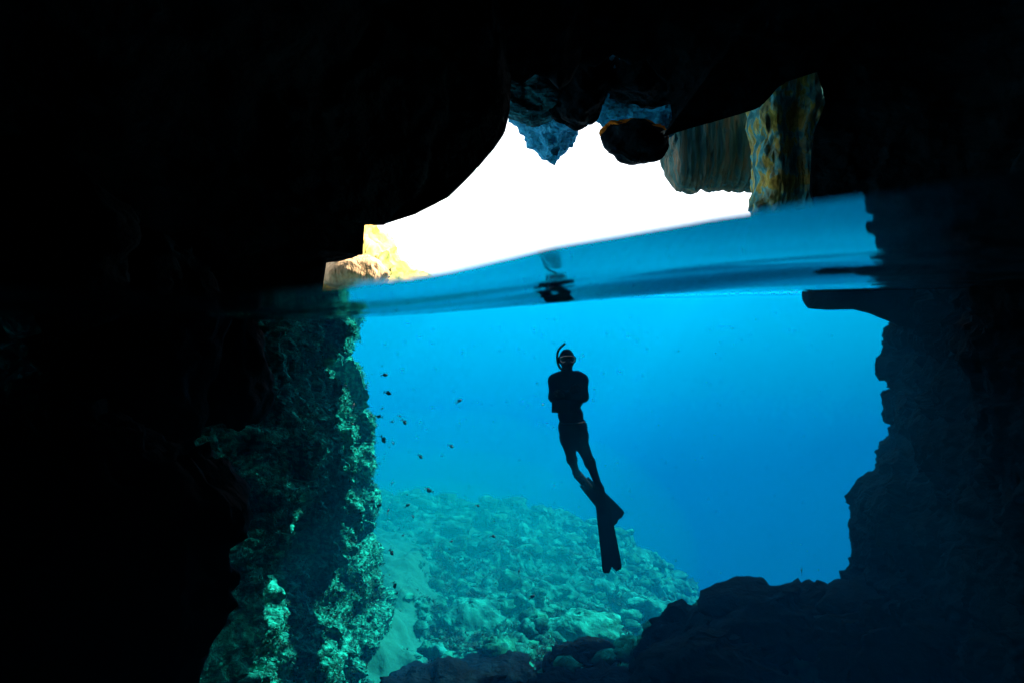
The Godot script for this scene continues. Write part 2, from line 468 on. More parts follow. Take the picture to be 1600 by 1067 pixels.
func rubble() -> void:
	# broken stones strewn over the mound and the foot of the walls
	var rng := RandomNumberGenerator.new()
	rng.seed = 77
	var mm := MultiMesh.new()
	mm.transform_format = MultiMesh.TRANSFORM_3D
	mm.use_colors = true
	mm.mesh = lump(Vector3.ONE, Vector3(4, 7, 1), 0.55, 12)
	mm.instance_count = 9000
	for i in mm.instance_count:
		var d := lerpf(7.2, 19.0, pow(rng.randf(), 1.3))
		var x := rng.randf_range(-0.29, 0.34) * d
		var s := lerpf(0.015, 0.16, pow(rng.randf(), 5.0)) * (0.6 + d * 0.04)
		if n_soft.get_noise_2d(x * 1.1, d * 1.1) < -0.12: s *= 0.45
		if in_sand(x, -d) > 0.0: s *= 0.5
		var b := Basis.from_euler(Vector3(rng.randf() * TAU, rng.randf() * TAU, rng.randf() * TAU)).scaled(Vector3(s * rng.randf_range(0.8, 1.5), s * rng.randf_range(0.5, 0.9), s))
		mm.set_instance_transform(i, Transform3D(b, Vector3(x, bed_height(x, -d) + s * 0.15, -d)))
		var k := rng.randf_range(0.45, 1.0)
		mm.set_instance_color(i, Color(k, k, k * rng.randf_range(0.85, 1.1)))
	var o := MultiMeshInstance3D.new()
	o.name = "rubble"
	o.multimesh = mm
	var m: StandardMaterial3D = M.bed.duplicate()
	m.vertex_color_use_as_albedo = true
	o.material_override = m
	add_child(o)
	tag(o, "loose broken stones strewn over the sunlit mound", "rubble", "", "stuff")

func weed_tuft() -> ArrayMesh:
	# a low tuft of seaweed: bent tapering blades, unit height
	var rng := RandomNumberGenerator.new()
	rng.seed = 5
	var st := SurfaceTool.new()
	st.begin(Mesh.PRIMITIVE_TRIANGLES)
	for k in 9:
		var a := TAU * k / 9.0 + rng.randf()
		var out := Vector3(cos(a), 0, sin(a))
		var side := Vector3(-sin(a), 0, cos(a)) * 0.09
		var h := rng.randf_range(0.6, 1.0)
		var prev := out * 0.1
		for j in range(1, 4):
			var t := j / 3.0
			var at := out * (0.1 + 0.6 * t * t) + Vector3.UP * h * (t - 0.3 * t * t)
			var w0 := side * (1.2 - (t - 0.33) * 1.0)
			var w1 := side * (1.2 - t * 1.0)
			for q in [prev - w0, at + w1, prev + w0, prev - w0, at - w1, at + w1]: st.add_vertex(q)
			prev = at
	st.generate_normals()
	return st.commit()

func seaweed() -> void:
	var rng := RandomNumberGenerator.new()
	rng.seed = 91
	var mm := MultiMesh.new()
	mm.transform_format = MultiMesh.TRANSFORM_3D
	mm.use_colors = true
	mm.mesh = weed_tuft()
	mm.instance_count = 22000
	for i in mm.instance_count:
		var d := 0.0
		var x := 0.0
		for tries in 6:
			d = lerpf(7.0, 19.0, pow(rng.randf(), 1.2))
			x = rng.randf_range(-0.29, 0.6 if d < 8.6 else 0.34) * d
			if in_sand(x, -d) > -0.1: continue
			if n_soft.get_noise_2d(x * 0.9 + 9.0, d * 0.9) > rng.randf_range(-0.25, 0.25): break
		var s := rng.randf_range(0.03, 0.10)
		var b := Basis.from_euler(Vector3(rng.randf_range(-0.5, 0.5), rng.randf() * TAU, rng.randf_range(-0.5, 0.5))).scaled(Vector3(s, s * rng.randf_range(0.6, 1.3), s))
		mm.set_instance_transform(i, Transform3D(b, Vector3(x, bed_height(x, -d) - 0.01, -d)))
		var k := pow(rng.randf(), 2.0) * 0.9 + 0.1
		mm.set_instance_color(i, Color(0.004, 0.26 * k, 0.22 * k))
	var o := MultiMeshInstance3D.new()
	o.name = "seaweed"
	o.multimesh = mm
	o.material_override = M.weed
	add_child(o)
	tag(o, "short seaweed tufts growing over the stones of the mound", "seaweed", "", "stuff")


# ---------------------------------------------------------------- rocks
func lump(radii: Vector3, seed_at: Vector3, amp: float, n := 56, flat_bottom := 0.0) -> ArrayMesh:
	var p := PackedVector3Array()
	for j in n / 2 + 1:
		var t := PI * j / (n / 2)
		for i in n + 1:
			var a := TAU * (i % n) / n
			var d := Vector3(sin(t) * cos(a), cos(t), sin(t) * sin(a))
			var q := d * radii
			var s := 1.0 + amp * (1.6 * n_big.get_noise_3dv(q * 1.3 / radii.x * 0.8 + seed_at) + 0.5 * n_cell.get_noise_3dv(q + seed_at) + 0.55 * n_ridge.get_noise_3dv(q + seed_at) + 0.25 * n_fine.get_noise_3dv(q + seed_at) + 0.35 * n_cell.get_noise_3dv(q * 2.6 + seed_at) + 0.25 * n_ridge.get_noise_3dv(q * 2.4 + seed_at))
			p.append(q * s)
	return grid_mesh(p, n + 1, n / 2 + 1)

func boulder(called: String, px: float, py: float, d: float, radii: Vector3, amp: float, mat: Material, label: String, category := "rock", group := "", n := 56) -> void:
	var o := part(called, lump(radii, Vector3(px * 0.013, py * 0.017, d), amp, n), mat, self)
	o.position = P(px, py, d)
	tag(o, label, category, group)

func slab(edge: Array, d: float, thick: float, end_y: float, amp: float, flute := 0.0, n := 110, nv := 90, lean := 0.0, crag := 0.0) -> ArrayMesh:
	# a block of rock with a free edge along the given points and its other end at end_y
	var p := PackedVector3Array()
	var c := P(edge[edge.size() / 2][0], edge[edge.size() / 2][1], d)
	var at := []
	for q in edge: at.append([float(q[0]), float(q[1])])
	var x0: float = at[0][0]
	var x1: float = at[-1][0]
	for j in nv:
		var v := float(j) / (nv - 1)          # front far end, round the free edge, back to the far end
		for i in n:
			var u := float(i) / (n - 1)
			var px := lerpf(x0, x1, u)
			var q := P(px, table(at, px), d)
			var full := sqrt(maxf(0.0, 1.0 - pow(absf(2.0 * u - 1.0), 6.0)))
			var r := thick * 0.5 * full * (1.0 + 0.25 * n_soft.get_noise_2d(q.x * 1.5, q.y * 1.2))
			var z := 0.0
			var y := q.y
			var sgn := signf(end_y - q.y) * minf(1.0, 0.45 * absf(end_y - q.y) / maxf(r, 0.001))
			if v < 0.4:
				var f := v / 0.4
				z = r
				y = lerpf(end_y, q.y + r * sgn, f)
			elif v < 0.6:
				var a := (v - 0.4) / 0.2 * PI
				z = r * cos(a)
				y = q.y + r * sgn * (1.0 - sin(a))
			else:
				var f := (v - 0.6) / 0.4
				z = -r
				y = lerpf(q.y + r * sgn, end_y, f)
			p.append(Vector3(q.x, y, q.z + z + lean * clampf(absf(y - q.y) - 0.08, 0.0, 0.55)))
	var nn := grid_normals(p, n, nv)
	for i in p.size():
		var q := p[i]
		var s := rock(q) * amp
		if flute > 0.0:
			s += flute * (n_ridge.get_noise_3d(q.x * 1.6, q.y * 0.15, q.z * 0.4) + 0.5 * n_fine.get_noise_3d(q.x * 0.8, q.y * 0.08, q.z * 0.3))
		if crag > 0.0:
			s += crag * (n_cell.get_noise_3dv(q * 2.3) + 0.8 * n_ridge.get_noise_3dv(Vector3(q.x * 1.5, q.y * 2.6, q.z * 1.5)) + 0.4 * n_fine.get_noise_3dv(q))
		p[i] = q + nn[i] * s
	for i in p.size(): p[i] -= c
	var m := grid_mesh(p, n, nv)
	m.set_meta("at", c)
	return m

func slab_thing(called: String, m: Mesh, mat: Material, label: String, category: String) -> void:
	var o := part(called, m, mat, self)
	o.position = m.get_meta("at")
	tag(o, label, category)

func rocks() -> void:
	slab_thing("hanging_rock", slab([[730, 40], [775, 90], [797, 148], [806, 168], [822, 198], [846, 224], [870, 248], [893, 216], [912, 180], [930, 150], [950, 110], [1000, 40]], 7.8, 0.7, 4.6, 0.22, 0.0, 150, 130, 1.7, 0.06), M.roof, "pale cave roof rock, blue light put into its colour, ending in a V-shaped tip", "rock")
	slab_thing("hanging_rock", slab([[890, 40], [912, 120], [928, 176], [950, 205], [985, 214], [1020, 212], [1040, 205], [1062, 170], [1090, 90]], 7.4, 0.7, 4.6, 0.22, 0.0, 150, 130, 1.7, 0.07), M.roof, "bulging roof rock, blue light put into its colour, above the dark orange-edged knob", "rock")
	boulder("hanging_rock", 990, 217, 6.5, Vector3(0.27, 0.19, 0.2), 0.3, M.dark, "small dark lump of rock hanging from the roof with its lit edge coloured orange", "rock")
	var lit_edge := part("orange_lit_edge", lump(Vector3(0.275, 0.17, 0.16), Vector3(990 * 0.013, 217 * 0.017, 6.5), 0.3, 48), M.orange, get_node("hanging_rock_002"))  # orange lump behind stands for the lit upper edge
	lit_edge.position = Vector3(-0.005, 0.05, -0.02)
	boulder("hanging_rock", 828, 138, 6.9, Vector3(0.36, 0.30, 0.5), 0.22, M.shaded_roof, "teal layered rock with shade in its colour, above the V-shaped tip, beside the left roof edge", "rock", "", 80)
	boulder("hanging_rock", 905, 128, 6.8, Vector3(0.34, 0.42, 0.4), 0.22, M.dark, "black roof bulge with shade in its colour, between the V-shaped tip and the bulging blue rock", "rock", "", 80)  # near-black lump gives the upper roof its shade by colour
	boulder("hanging_rock", 1010, 112, 6.7, Vector3(0.55, 0.34, 0.4), 0.22, M.dark, "wide black bulge added to darken the roof over the blue rock at the right", "rock", "", 90)  # added near-black lump, darkens the rock above the blue rim
	slab_thing("rock_curtain", slab([[1022, 205], [1036, 216], [1046, 250], [1060, 296], [1080, 299], [1105, 293], [1130, 291], [1155, 293], [1184, 296]], 9.0, 0.8, 5.2, 0.07, 0.08, 140, 110, 0.0, 0.03), M.curtain, "dim brown and teal fluted rock curtain hanging right of the sky opening", "rock")
	slab_thing("rock_pillar", slab([[1184, 330], [1200, 345], [1230, 345], [1258, 345], [1292, 330]], 7.6, 0.8, 4.4, 0.12, 0.07, 110, 110, 0.0, 0.05), M.pillar, "yellow-green and teal streaked rock pillar at the right of the opening", "rock")
	slab_thing("sea_cliff", slab([[380, 300], [500, 322], [560, 338], [583, 356], [598, 373], [612, 391], [628, 408], [652, 427], [690, 443]], 32.0, 9.0, -0.3, 1.2, 0.0, 130, 80), M.cliff, "sunlit yellow sea cliff beyond the left side of the cave mouth", "cliff")
	boulder("shore_rock", 556, 424, 8.7, Vector3(0.42, 0.24, 0.3), 0.2, M.tan, "pale tan sunlit rock at the waterline below the left roof edge", "rock")
	slab_thing("rock_ledge", slab([[1264, 482], [1290, 484], [1335, 483], [1365, 490], [1440, 520]], 7.9, 0.9, 0.16, 0.03, 0.0, 90, 60), M.dark, "flat dark rock ledge just under the surface on the right", "rock")
	boulder("rock_outcrop", 352, 566, 4.6, Vector3(0.30, 0.44, 0.45), 0.22, M.dark, "black overhanging outcrop on the left wall just below the surface", "rock", "", 90)
	boulder("rock_outcrop", 100, 505, 3.9, Vector3(0.76, 0.95, 0.5), 0.2, M.dark, "black rock bulge added for the shade at the left edge, half above and half under the waterline", "rock", "", 120)  # near-black lump added so the wall here reads as shade
	boulder("rock_outcrop", 15, 400, 3.2, Vector3(0.6, 0.45, 0.4), 0.2, M.dark, "black rock added for the shade at the far left edge just above the waterline", "rock", "", 80)  # added to cover lit wall with shade-dark rock
	boulder("rock_outcrop", 90, 900, 2.9, Vector3(0.70, 0.72, 0.6), 0.2, M.dark, "big black rock in the lower left corner, nearest to the camera", "rock", "", 120)
	for b in [[1090, 1010, 7.7, 0.62, 0.34, "flat rock coloured dark for shade at the left end of the shaded rim of the cave floor"], [1240, 975, 7.5, 0.7, 0.34, "rock coloured dark for shade on the rim, right against the foot of the right wall"], [930, 1085, 7.6, 0.8, 0.24, "rock coloured dark for shade at the bottom edge, in front of the mound, right of the middle"], [650, 1072, 8.2, 0.45, 0.16, "low rock coloured dark for shade at the foot of the pale sand patch"], [790, 1062, 8.5, 0.8, 0.2, "long rock coloured dark for shade at the front edge of the mound, in the middle"], [905, 1052, 8.3, 0.55, 0.2, "rock coloured dark for shade between the middle of the mound front and the shaded rim"], [690, 1090, 7.4, 0.9, 0.22, "rock coloured dark for shade at the bottom edge, in front of the mound, left of the middle"], [1125, 1055, 6.9, 0.75, 0.3, "rock coloured dark for shade on the cave floor in front of the shaded rim, near the bottom edge"], [1385, 950, 7.3, 0.55, 0.2, "rock coloured dark for shade, tucked into the corner between rim and right wall"], [1420, 1000, 6.6, 0.8, 0.45, "rock coloured dark for shade in front of the foot of the right wall"]]:
		boulder("rim_shade_rock", b[0], b[1], b[2], Vector3(b[3], b[4], 0.5), 0.4, M.dark, b[5], "rock", "rocks coloured dark for the shade along the rim of the cave floor", 90)  # near-black rocks added over the floor in place of its shade
	var g := "boulders on the seabed"
	for b in [
		[668, 868, 14.0, 0.5, 0.34, "dark rounded boulder on the sunlit mound left of the middle"],
		[776, 880, 13.4, 0.7, 0.26, "long low boulder on the mound below the diver's fins, left"],
		[600, 985, 9.6, 0.36, 0.3, "boulder beside the pale sand patch at the foot of the left wall"],
		[655, 925, 11.5, 0.5, 0.34, "broad boulder on the mound in front of the dark rounded one"],
		[960, 920, 13.5, 0.34, 0.26, "boulder high on the right slope of the sunlit mound"],
		[1010, 952, 12.8, 0.4, 0.2, "lowest boulder at the right end of the sunlit mound"],
		[860, 930, 12.0, 0.4, 0.28, "boulder in the middle of the mound beneath the lower fin"],
		[735, 985, 10.0, 0.5, 0.34, "shadowed boulder at the front edge of the mound, left of middle"],
		[905, 990, 10.2, 0.5, 0.3, "shadowed boulder at the front edge of the mound, right of middle"],
		[1195, 945, 7.9, 0.5, 0.22, "boulder coloured dark for shade on the rim at the foot of the right wall"],
	]:
		boulder("boulder", b[0], b[1], b[2], Vector3(b[3], b[4] * 0.8, b[3] * 0.8), 0.5, M.bed if b[0] < 1100 else M.dark, b[5], "boulder", g, 48)  # the rim boulder gets the near-black colour in place of shade


# ---------------------------------------------------------------- diver
func add_field(field: Dictionary, bones: Array, cell: float, k: float) -> void:
	# every bone adds exp(-k * distance) to the grid points near it: the sum's logarithm is a smooth union
	for b in bones:
		var a: Vector3 = b[0]
		var c: Vector3 = b[1]
		var ra: float = b[2]
		var rc: float = b[3]
		var flat: Vector3 = b[4] if b.size() > 4 else Vector3.ONE
		var m := maxf(ra, rc) * maxf(flat.x, maxf(flat.y, flat.z)) + 3.5 / k + 2.0 * cell
		var lo := (a.min(c) - Vector3.ONE * m) / cell
		var hi := (a.max(c) + Vector3.ONE * m) / cell
		var ab := c - a
		var l2 := maxf(ab.length_squared(), 1e-9)
		for z in range(int(floor(lo.z)), int(ceil(hi.z)) + 1):
			for y in range(int(floor(lo.y)), int(ceil(hi.y)) + 1):
				for x in range(int(floor(lo.x)), int(ceil(hi.x)) + 1):
					var p := Vector3(x, y, z) * cell
					var t := clampf((p - a).dot(ab) / l2, 0.0, 1.0)
					var d := ((p - a - ab * t) / flat).length() - lerpf(ra, rc, t)
					if d < 3.5 / k + 2.0 * cell:
						var key := Vector3i(x, y, z)
						field[key] = field.get(key, 0.0) + exp(-k * d)

func net(field: Dictionary, cell: float, paint: Callable) -> ArrayMesh:
	# surface nets: one vertex in each cell that the surface crosses, one quad round each crossed edge
	var at := {}
	var v := PackedVector3Array()
	var cols := PackedColorArray()
	var idx := PackedInt32Array()
	var corner := [Vector3i(0, 0, 0), Vector3i(1, 0, 0), Vector3i(0, 1, 0), Vector3i(1, 1, 0), Vector3i(0, 0, 1), Vector3i(1, 0, 1), Vector3i(0, 1, 1), Vector3i(1, 1, 1)]
	var edges := [[0, 1], [2, 3], [4, 5], [6, 7], [0, 2], [1, 3], [4, 6], [5, 7], [0, 4], [1, 5], [2, 6], [3, 7]]
	for key in field:
		var s := PackedFloat32Array()
		s.resize(8)
		var inside := 0
		for c in 8:
			s[c] = log(maxf(field.get(key + corner[c], 0.0), 1e-9))
			if s[c] > 0.0: inside += 1
		if inside == 0 or inside == 8: continue
		var sum := Vector3.ZERO
		var n := 0
		for e in edges:
			var s0 := s[e[0]]
			var s1 := s[e[1]]
			if (s0 > 0.0) != (s1 > 0.0):
				sum += Vector3(corner[e[0]]).lerp(Vector3(corner[e[1]]), clampf(s0 / (s0 - s1), 0.05, 0.95))
				n += 1
		at[key] = v.size()
		var q := (Vector3(key) + sum / n) * cell
		v.append(q)
		cols.append(paint.call(q))
	var axes := [Vector3i(1, 0, 0), Vector3i(0, 1, 0), Vector3i(0, 0, 1)]
	for key in at:
		for d in 3:
			var f0: float = field.get(key, 0.0)
			var f1: float = field.get(key + axes[d], 0.0)
			if (f0 > 1.0) == (f1 > 1.0): continue
			var b: Vector3i = axes[(d + 1) % 3]
			var c: Vector3i = axes[(d + 2) % 3]
			var q := [key, key - b, key - b - c, key - c]
			if not (at.has(q[1]) and at.has(q[2]) and at.has(q[3])): continue
			var o := [at[q[0]], at[q[1]], at[q[2]], at[q[3]]]
			if f0 > 1.0: o.reverse()
			idx.append_array([o[0], o[1], o[2], o[0], o[2], o[3]])
	var arr := []
	arr.resize(Mesh.ARRAY_MAX)
	arr[Mesh.ARRAY_VERTEX] = v
	arr[Mesh.ARRAY_COLOR] = cols
	arr[Mesh.ARRAY_INDEX] = idx
	var m := ArrayMesh.new()
	m.add_surface_from_arrays(Mesh.PRIMITIVE_TRIANGLES, arr)
	var st := SurfaceTool.new()
	st.create_from(m, 0)
	st.generate_normals()
	return st.commit()

func joined(meshes: Array) -> ArrayMesh:
	var st := SurfaceTool.new()
	st.begin(Mesh.PRIMITIVE_TRIANGLES)
	for m in meshes: st.append_from(m, 0, Transform3D())
	return st.commit()

func tube(path: Array, r0: float, r1: float, sides := 10, steps := 28) -> ArrayMesh:
	var p := PackedVector3Array()
	for j in steps + 1:
		var t := float(j) / steps * (path.size() - 1)
		var c: Vector3 = cat(path, t)
		var ahead: Vector3 = (cat(path, minf(t + 0.05, path.size() - 1.0)) - cat(path, maxf(t - 0.05, 0.0))).normalized()
		var s := ahead.cross(Vector3(0.3, 0.1, 1)).normalized()
		var w := ahead.cross(s)
		var r := lerpf(r0, r1, float(j) / steps)
		if j == 0 or j == steps: r *= 0.02
		for i in sides + 1:
			var a := TAU * i / sides
			p.append(c + (s * cos(a) + w * sin(a)) * r)
	return grid_mesh(p, sides + 1, steps + 1)

func fin_blade(root: Vector3, tip: Vector3, face: Vector3, w0: float, w1: float, notch: float, bow: float) -> ArrayMesh:
	# a long blade from the toes to the tip, with stiffening rails along its edges
	var along := tip - root
	var l := along.length()
	along /= l
	var across := along.cross(face).normalized()
	var up := across.cross(along).normalized()
	var n := 40
	var prof := [[-1.0, 0.006], [-0.94, 0.011], [-0.88, 0.004], [-0.4, 0.003], [0.0, 0.0035], [0.4, 0.003], [0.88, 0.004], [0.94, 0.011], [1.0, 0.006]]
	var ring := []
	for q in prof: ring.append([q[0], q[1]])
	for i in range(prof.size() - 1, -1, -1): ring.append([prof[i][0], -prof[i][1]])
	ring.append(ring[0])
	var p := PackedVector3Array()
	for j in n + 1:
		var t := float(j) / n
		var w := lerpf(w0, w1, pow(t, 0.75)) * 0.5
		if t > 0.94: w *= 1.0 - 0.10 * pow((t - 0.94) / 0.06, 2.0)
		for q in ring:
			var s := absf(q[0])
			var len := t * (l - notch * maxf(0.0, 1.0 - s * 3.0) - 0.02 * s * s * s)
			p.append(root + along * len + across * (w * q[0]) + up * (q[1] * lerpf(1.6, 0.7, t) + bow * sin(t * PI)))
	return grid_mesh(p, ring.size(), n + 1)

func diver() -> void:
	var at := P(890, 640, 7.0)
	var o := thing("person", at, "diver in a black wetsuit with mask, snorkel and long fins, arms crossed, hovering upright", "person")
	var B := func(px: float, py: float, d: float) -> Vector3: return P(px, py, d) - at
	var bones := []
	# trunk
	bones.append([B.call(876, 596, 7.02), B.call(899, 595, 7.02), 0.088, 0.088, Vector3(1, 1, 0.85)])
	bones.append([B.call(878, 606, 7.0), B.call(898, 606, 7.0), 0.098, 0.098])
	bones.append([B.call(881, 625, 7.02), B.call(898, 625, 7.02), 0.095, 0.095])
	bones.append([B.call(885, 648, 7.06), B.call(898, 648, 7.06), 0.095, 0.095])
	bones.append([B.call(887, 668, 7.10), B.call(903, 667, 7.10), 0.105, 0.105])
	bones.append([B.call(888, 682, 7.14), B.call(907, 680, 7.14), 0.095, 0.09])
	# neck
	bones.append([B.call(886, 594, 7.03), B.call(886, 576, 6.99), 0.062, 0.055])
	# shoulders, arms folded across the chest
	bones.append([B.call(874, 590, 7.03), B.call(867, 594, 7.03), 0.06, 0.064])
	bones.append([B.call(902, 588, 7.03), B.call(909, 593, 7.03), 0.06, 0.064])
	bones.append([B.call(866, 596, 7.02), B.call(865, 620, 6.93), 0.06, 0.048])
	bones.append([B.call(910, 595, 7.02), B.call(912, 620, 6.93), 0.06, 0.048])
	bones.append([B.call(865, 621, 6.93), B.call(890, 614, 6.80), 0.046, 0.034])
	bones.append([B.call(912, 620, 6.93), B.call(886, 619, 6.83), 0.046, 0.034])
	# legs trail back and to the right
	bones.append([B.call(888, 690, 7.14), B.call(894, 719, 7.40), 0.078, 0.052])
	bones.append([B.call(893.5, 717, 7.40), B.call(900.5, 738, 7.76), 0.055, 0.038])
	bones.append([B.call(907, 688, 7.14), B.call(922, 724, 7.34), 0.080, 0.054])
	bones.append([B.call(922, 722, 7.34), B.call(936, 760, 7.58), 0.056, 0.038])
	# feet inside the foot pockets
	bones.append([B.call(900.5, 738, 7.76), B.call(914, 756, 7.82), 0.036, 0.03])
	bones.append([B.call(936, 760, 7.58), B.call(942, 782, 7.62), 0.036, 0.03])
	var suit := Color(0.001, 0.003, 0.005)
	var skin := Color(0.02, 0.03, 0.035)
	var f := {}
	add_field(f, bones, 0.013, 55.0)
	var body := net(f, 0.013, func(_q): return suit)
	# head, on a finer grid: skull in a hood, jaw, cheeks, nose, ears under the hood
	var head := []
	var hc: Vector3 = B.call(886, 562, 6.98)
	head.append([hc + Vector3(0, 0.02, -0.02), hc + Vector3(0, 0.018, 0.01), 0.088, 0.085, Vector3(0.92, 1.08, 1.05)])
	head.append([hc + Vector3(0, -0.03, 0.03), hc + Vector3(0, -0.075, 0.05), 0.062, 0.042])
	head.append([hc + Vector3(-0.035, -0.03, 0.06), hc + Vector3(0.035, -0.03, 0.06), 0.03, 0.03])
	head.append([hc + Vector3(0, 0.0, 0.085), hc + Vector3(0, -0.032, 0.108), 0.010, 0.016])
	head.append([hc + Vector3(-0.018, -0.062, 0.083), hc + Vector3(0.018, -0.062, 0.083), 0.011, 0.011])
	head.append([hc + Vector3(0, -0.1, 0.0), hc + Vector3(0, -0.06, -0.005), 0.056, 0.056])
	for s in [-1.0, 1.0]:
		head.append([hc + Vector3(0.084 * s, 0.015, -0.005), hc + Vector3(0.083 * s, -0.02, 0.0), 0.014, 0.011])
	var hf := {}
	add_field(hf, head, 0.0065, 90.0)
	var head_mesh := net(hf, 0.0065, func(q: Vector3) -> Color:
		var e := q - hc
		return skin if e.z > 0.045 and e.y < 0.045 and e.y > -0.095 and absf(e.x) < 0.062 else suit)
	# hands: a palm, four bent fingers of different lengths and a thumb, resting on the other arm
	var hands := []
	for h in [[B.call(890, 614, 6.80), B.call(898, 610, 6.79), 1.0], [B.call(886, 619, 6.83), B.call(878, 617, 6.80), -1.0]]:
		var w: Vector3 = h[0]
		var k: Vector3 = h[1]
		var dirn: Vector3 = (k - w).normalized()
		var side: Vector3 = dirn.cross(Vector3(0, 0, 1)).normalized()
		var palm: Vector3 = w + dirn * 0.085
		hands.append([w, palm, 0.030, 0.028, Vector3(1, 1, 0.75)])
		for i in 4:
			var off := (i - 1.5) * 0.021
			var long: float = [0.068, 0.08, 0.075, 0.058][i]
			var k0: Vector3 = palm + side * off
			var k1: Vector3 = k0 + dirn * long * 0.5 + Vector3(0, 0, -0.008)
			var k2: Vector3 = k1 + dirn * long * 0.32 + Vector3(0, 0, -0.026)
			var k3: Vector3 = k2 + dirn * long * 0.15 + Vector3(0, 0, -0.02)
			hands.append([k0, k1, 0.0095, 0.009])
			hands.append([k1, k2, 0.009, 0.0085])
			hands.append([k2, k3, 0.0085, 0.008])
		var t0: Vector3 = w + dirn * 0.03 - side * 0.024 * h[2]
		var t1: Vector3 = t0 + dirn * 0.03 - side * 0.026 * h[2]
		hands.append([t0, t1, 0.0115, 0.010])
		hands.append([t1, t1 + dirn * 0.032 - side * 0.004 * h[2], 0.010, 0.0085])
	var gf := {}
	add_field(gf, hands, 0.0045, 220.0)
	var hand_mesh := net(gf, 0.0045, func(_q): return Color(0.012, 0.014, 0.018))
	part("body", joined([body, head_mesh, hand_mesh]), M.suit, o)
	# mask: skirt and frame round one wide lens, strap behind
	var mask := Node3D.new()
	mask.name = "mask"
	mask.position = hc + Vector3(0, 0.012, 0.098)
	o.add_child(mask)
	var rim := []
	for i in 25:
		var a := TAU * i / 24
		rim.append(Vector3(0.076 * signf(cos(a)) * pow(absf(cos(a)), 0.6), 0.036 * signf(sin(a)) * pow(absf(sin(a)), 0.7) + (0.012 if absf(cos(a)) < 0.3 and sin(a) < 0.0 else 0.0), -0.055 * pow(absf(cos(a)), 4.0)))
	part("frame", tube(rim, 0.006, 0.006, 8, 72), M.silicone, mask)
	var disc := PackedVector3Array()
	for j in 5:
		for i in 25: disc.append(rim[i] * Vector3(j / 4.0, j / 4.0, 1.0 if j == 4 else pow(j / 4.0, 4.0)) + Vector3(0, 0, 0.004))
	part("lens", grid_mesh(disc, 25, 5), M.lens, mask)
	var strap := []
	for i in 13:
		var a := PI * i / 12
		strap.append(Vector3(0.094 * cos(a), 0.004, -0.075 - 0.12 * sin(a)))
	part("strap", tube(strap, 0.009, 0.009, 8, 30), M.rubber, mask)
	# snorkel: mouthpiece, bend under the chin, tube up past the temple that leans back over the head
	var sn := part("snorkel", tube([hc + Vector3(-0.004, -0.064, 0.095), hc + Vector3(-0.03, -0.088, 0.098), hc + Vector3(-0.075, -0.085, 0.08), hc + Vector3(-0.103, -0.03, 0.05), hc + Vector3(-0.108, 0.05, 0.03), hc + Vector3(-0.09, 0.11, 0.02), hc + Vector3(-0.045, 0.155, 0.0), hc + Vector3(-0.012, 0.178, -0.01)], 0.0135, 0.0125, 12, 50), M.rubber, o)
	part("mouthpiece", lump(Vector3(0.02, 0.013, 0.016), Vector3.ZERO, 0.05, 16), M.rubber, sn).position = hc + Vector3(-0.003, -0.064, 0.095)
	# fins
	for q in [[B.call(905, 744, 7.78), B.call(968, 813, 8.0), 0.0], [B.call(938, 768, 7.60), B.call(957.5, 894, 7.72), 0.055]]:
		var root: Vector3 = q[0]
		var tip: Vector3 = q[1]
		var face := Vector3(0.1, 0.25, 1.0) if q[2] > 0.0 else Vector3(0.25, 0.1, 1.0)
		var fin := part("fin", fin_blade(root.lerp(tip, 0.12), tip, face, 0.15, 0.245, q[2] + 0.02, 0.02), M.fin, o)
		part("foot_pocket", tube([root.lerp(tip, -0.06), root.lerp(tip, 0.05), root.lerp(tip, 0.16), root.lerp(tip, 0.27)], 0.056, 0.05, 14, 16), M.rubber, fin)
	# a belt at the waist
	var belt := []
	for i in 25:
		var a := TAU * i / 24
		belt.append(B.call(894, 660, 7.08) + Vector3(0.132 * cos(a), 0.004 * cos(a), 0.095 * sin(a)))
	part("weight_belt", tube(belt, 0.016, 0.016, 8, 48), M.rubber, o)
	# a slate held under the crossed arms
	var st := SurfaceTool.new()
	st.begin(Mesh.PRIMITIVE_TRIANGLES)
	var bx := BoxMesh.new()
	bx.size = Vector3(0.20, 0.125, 0.012)
	st.append_from(bx, 0, Transform3D())
	var lip := BoxMesh.new()
	lip.size = Vector3(0.205, 0.018, 0.02)
	st.append_from(lip, 0, Transform3D(Basis(), Vector3(0, 0.06, 0)))
	var sl := part("dive_slate", st.commit(), M.slate, self)
	sl.position = P(876.5, 636, 6.86)
	sl.rotation = Vector3(-0.25, 0.2, -0.13)
	tag(sl, "dark flat slate tucked under the diver's crossed arms", "slate")


# ---------------------------------------------------------------- fish and bubbles
func fish_body() -> ArrayMesh:
	var p := PackedVector3Array()
	var prof := [[0.0, 0.004], [0.05, 0.3], [0.15, 0.62], [0.3, 0.92], [0.45, 1.0], [0.6, 0.86], [0.75, 0.55], [0.88, 0.26], [1.0, 0.17]]
	for q in prof:
		for i in 13:
			var a := TAU * (i % 12) / 12
			p.append(Vector3(0.5 - q[0] * 0.78, 0.21 * q[1] * sin(a), 0.085 * q[1] * cos(a)))
	return grid_mesh(p, 13, prof.size())

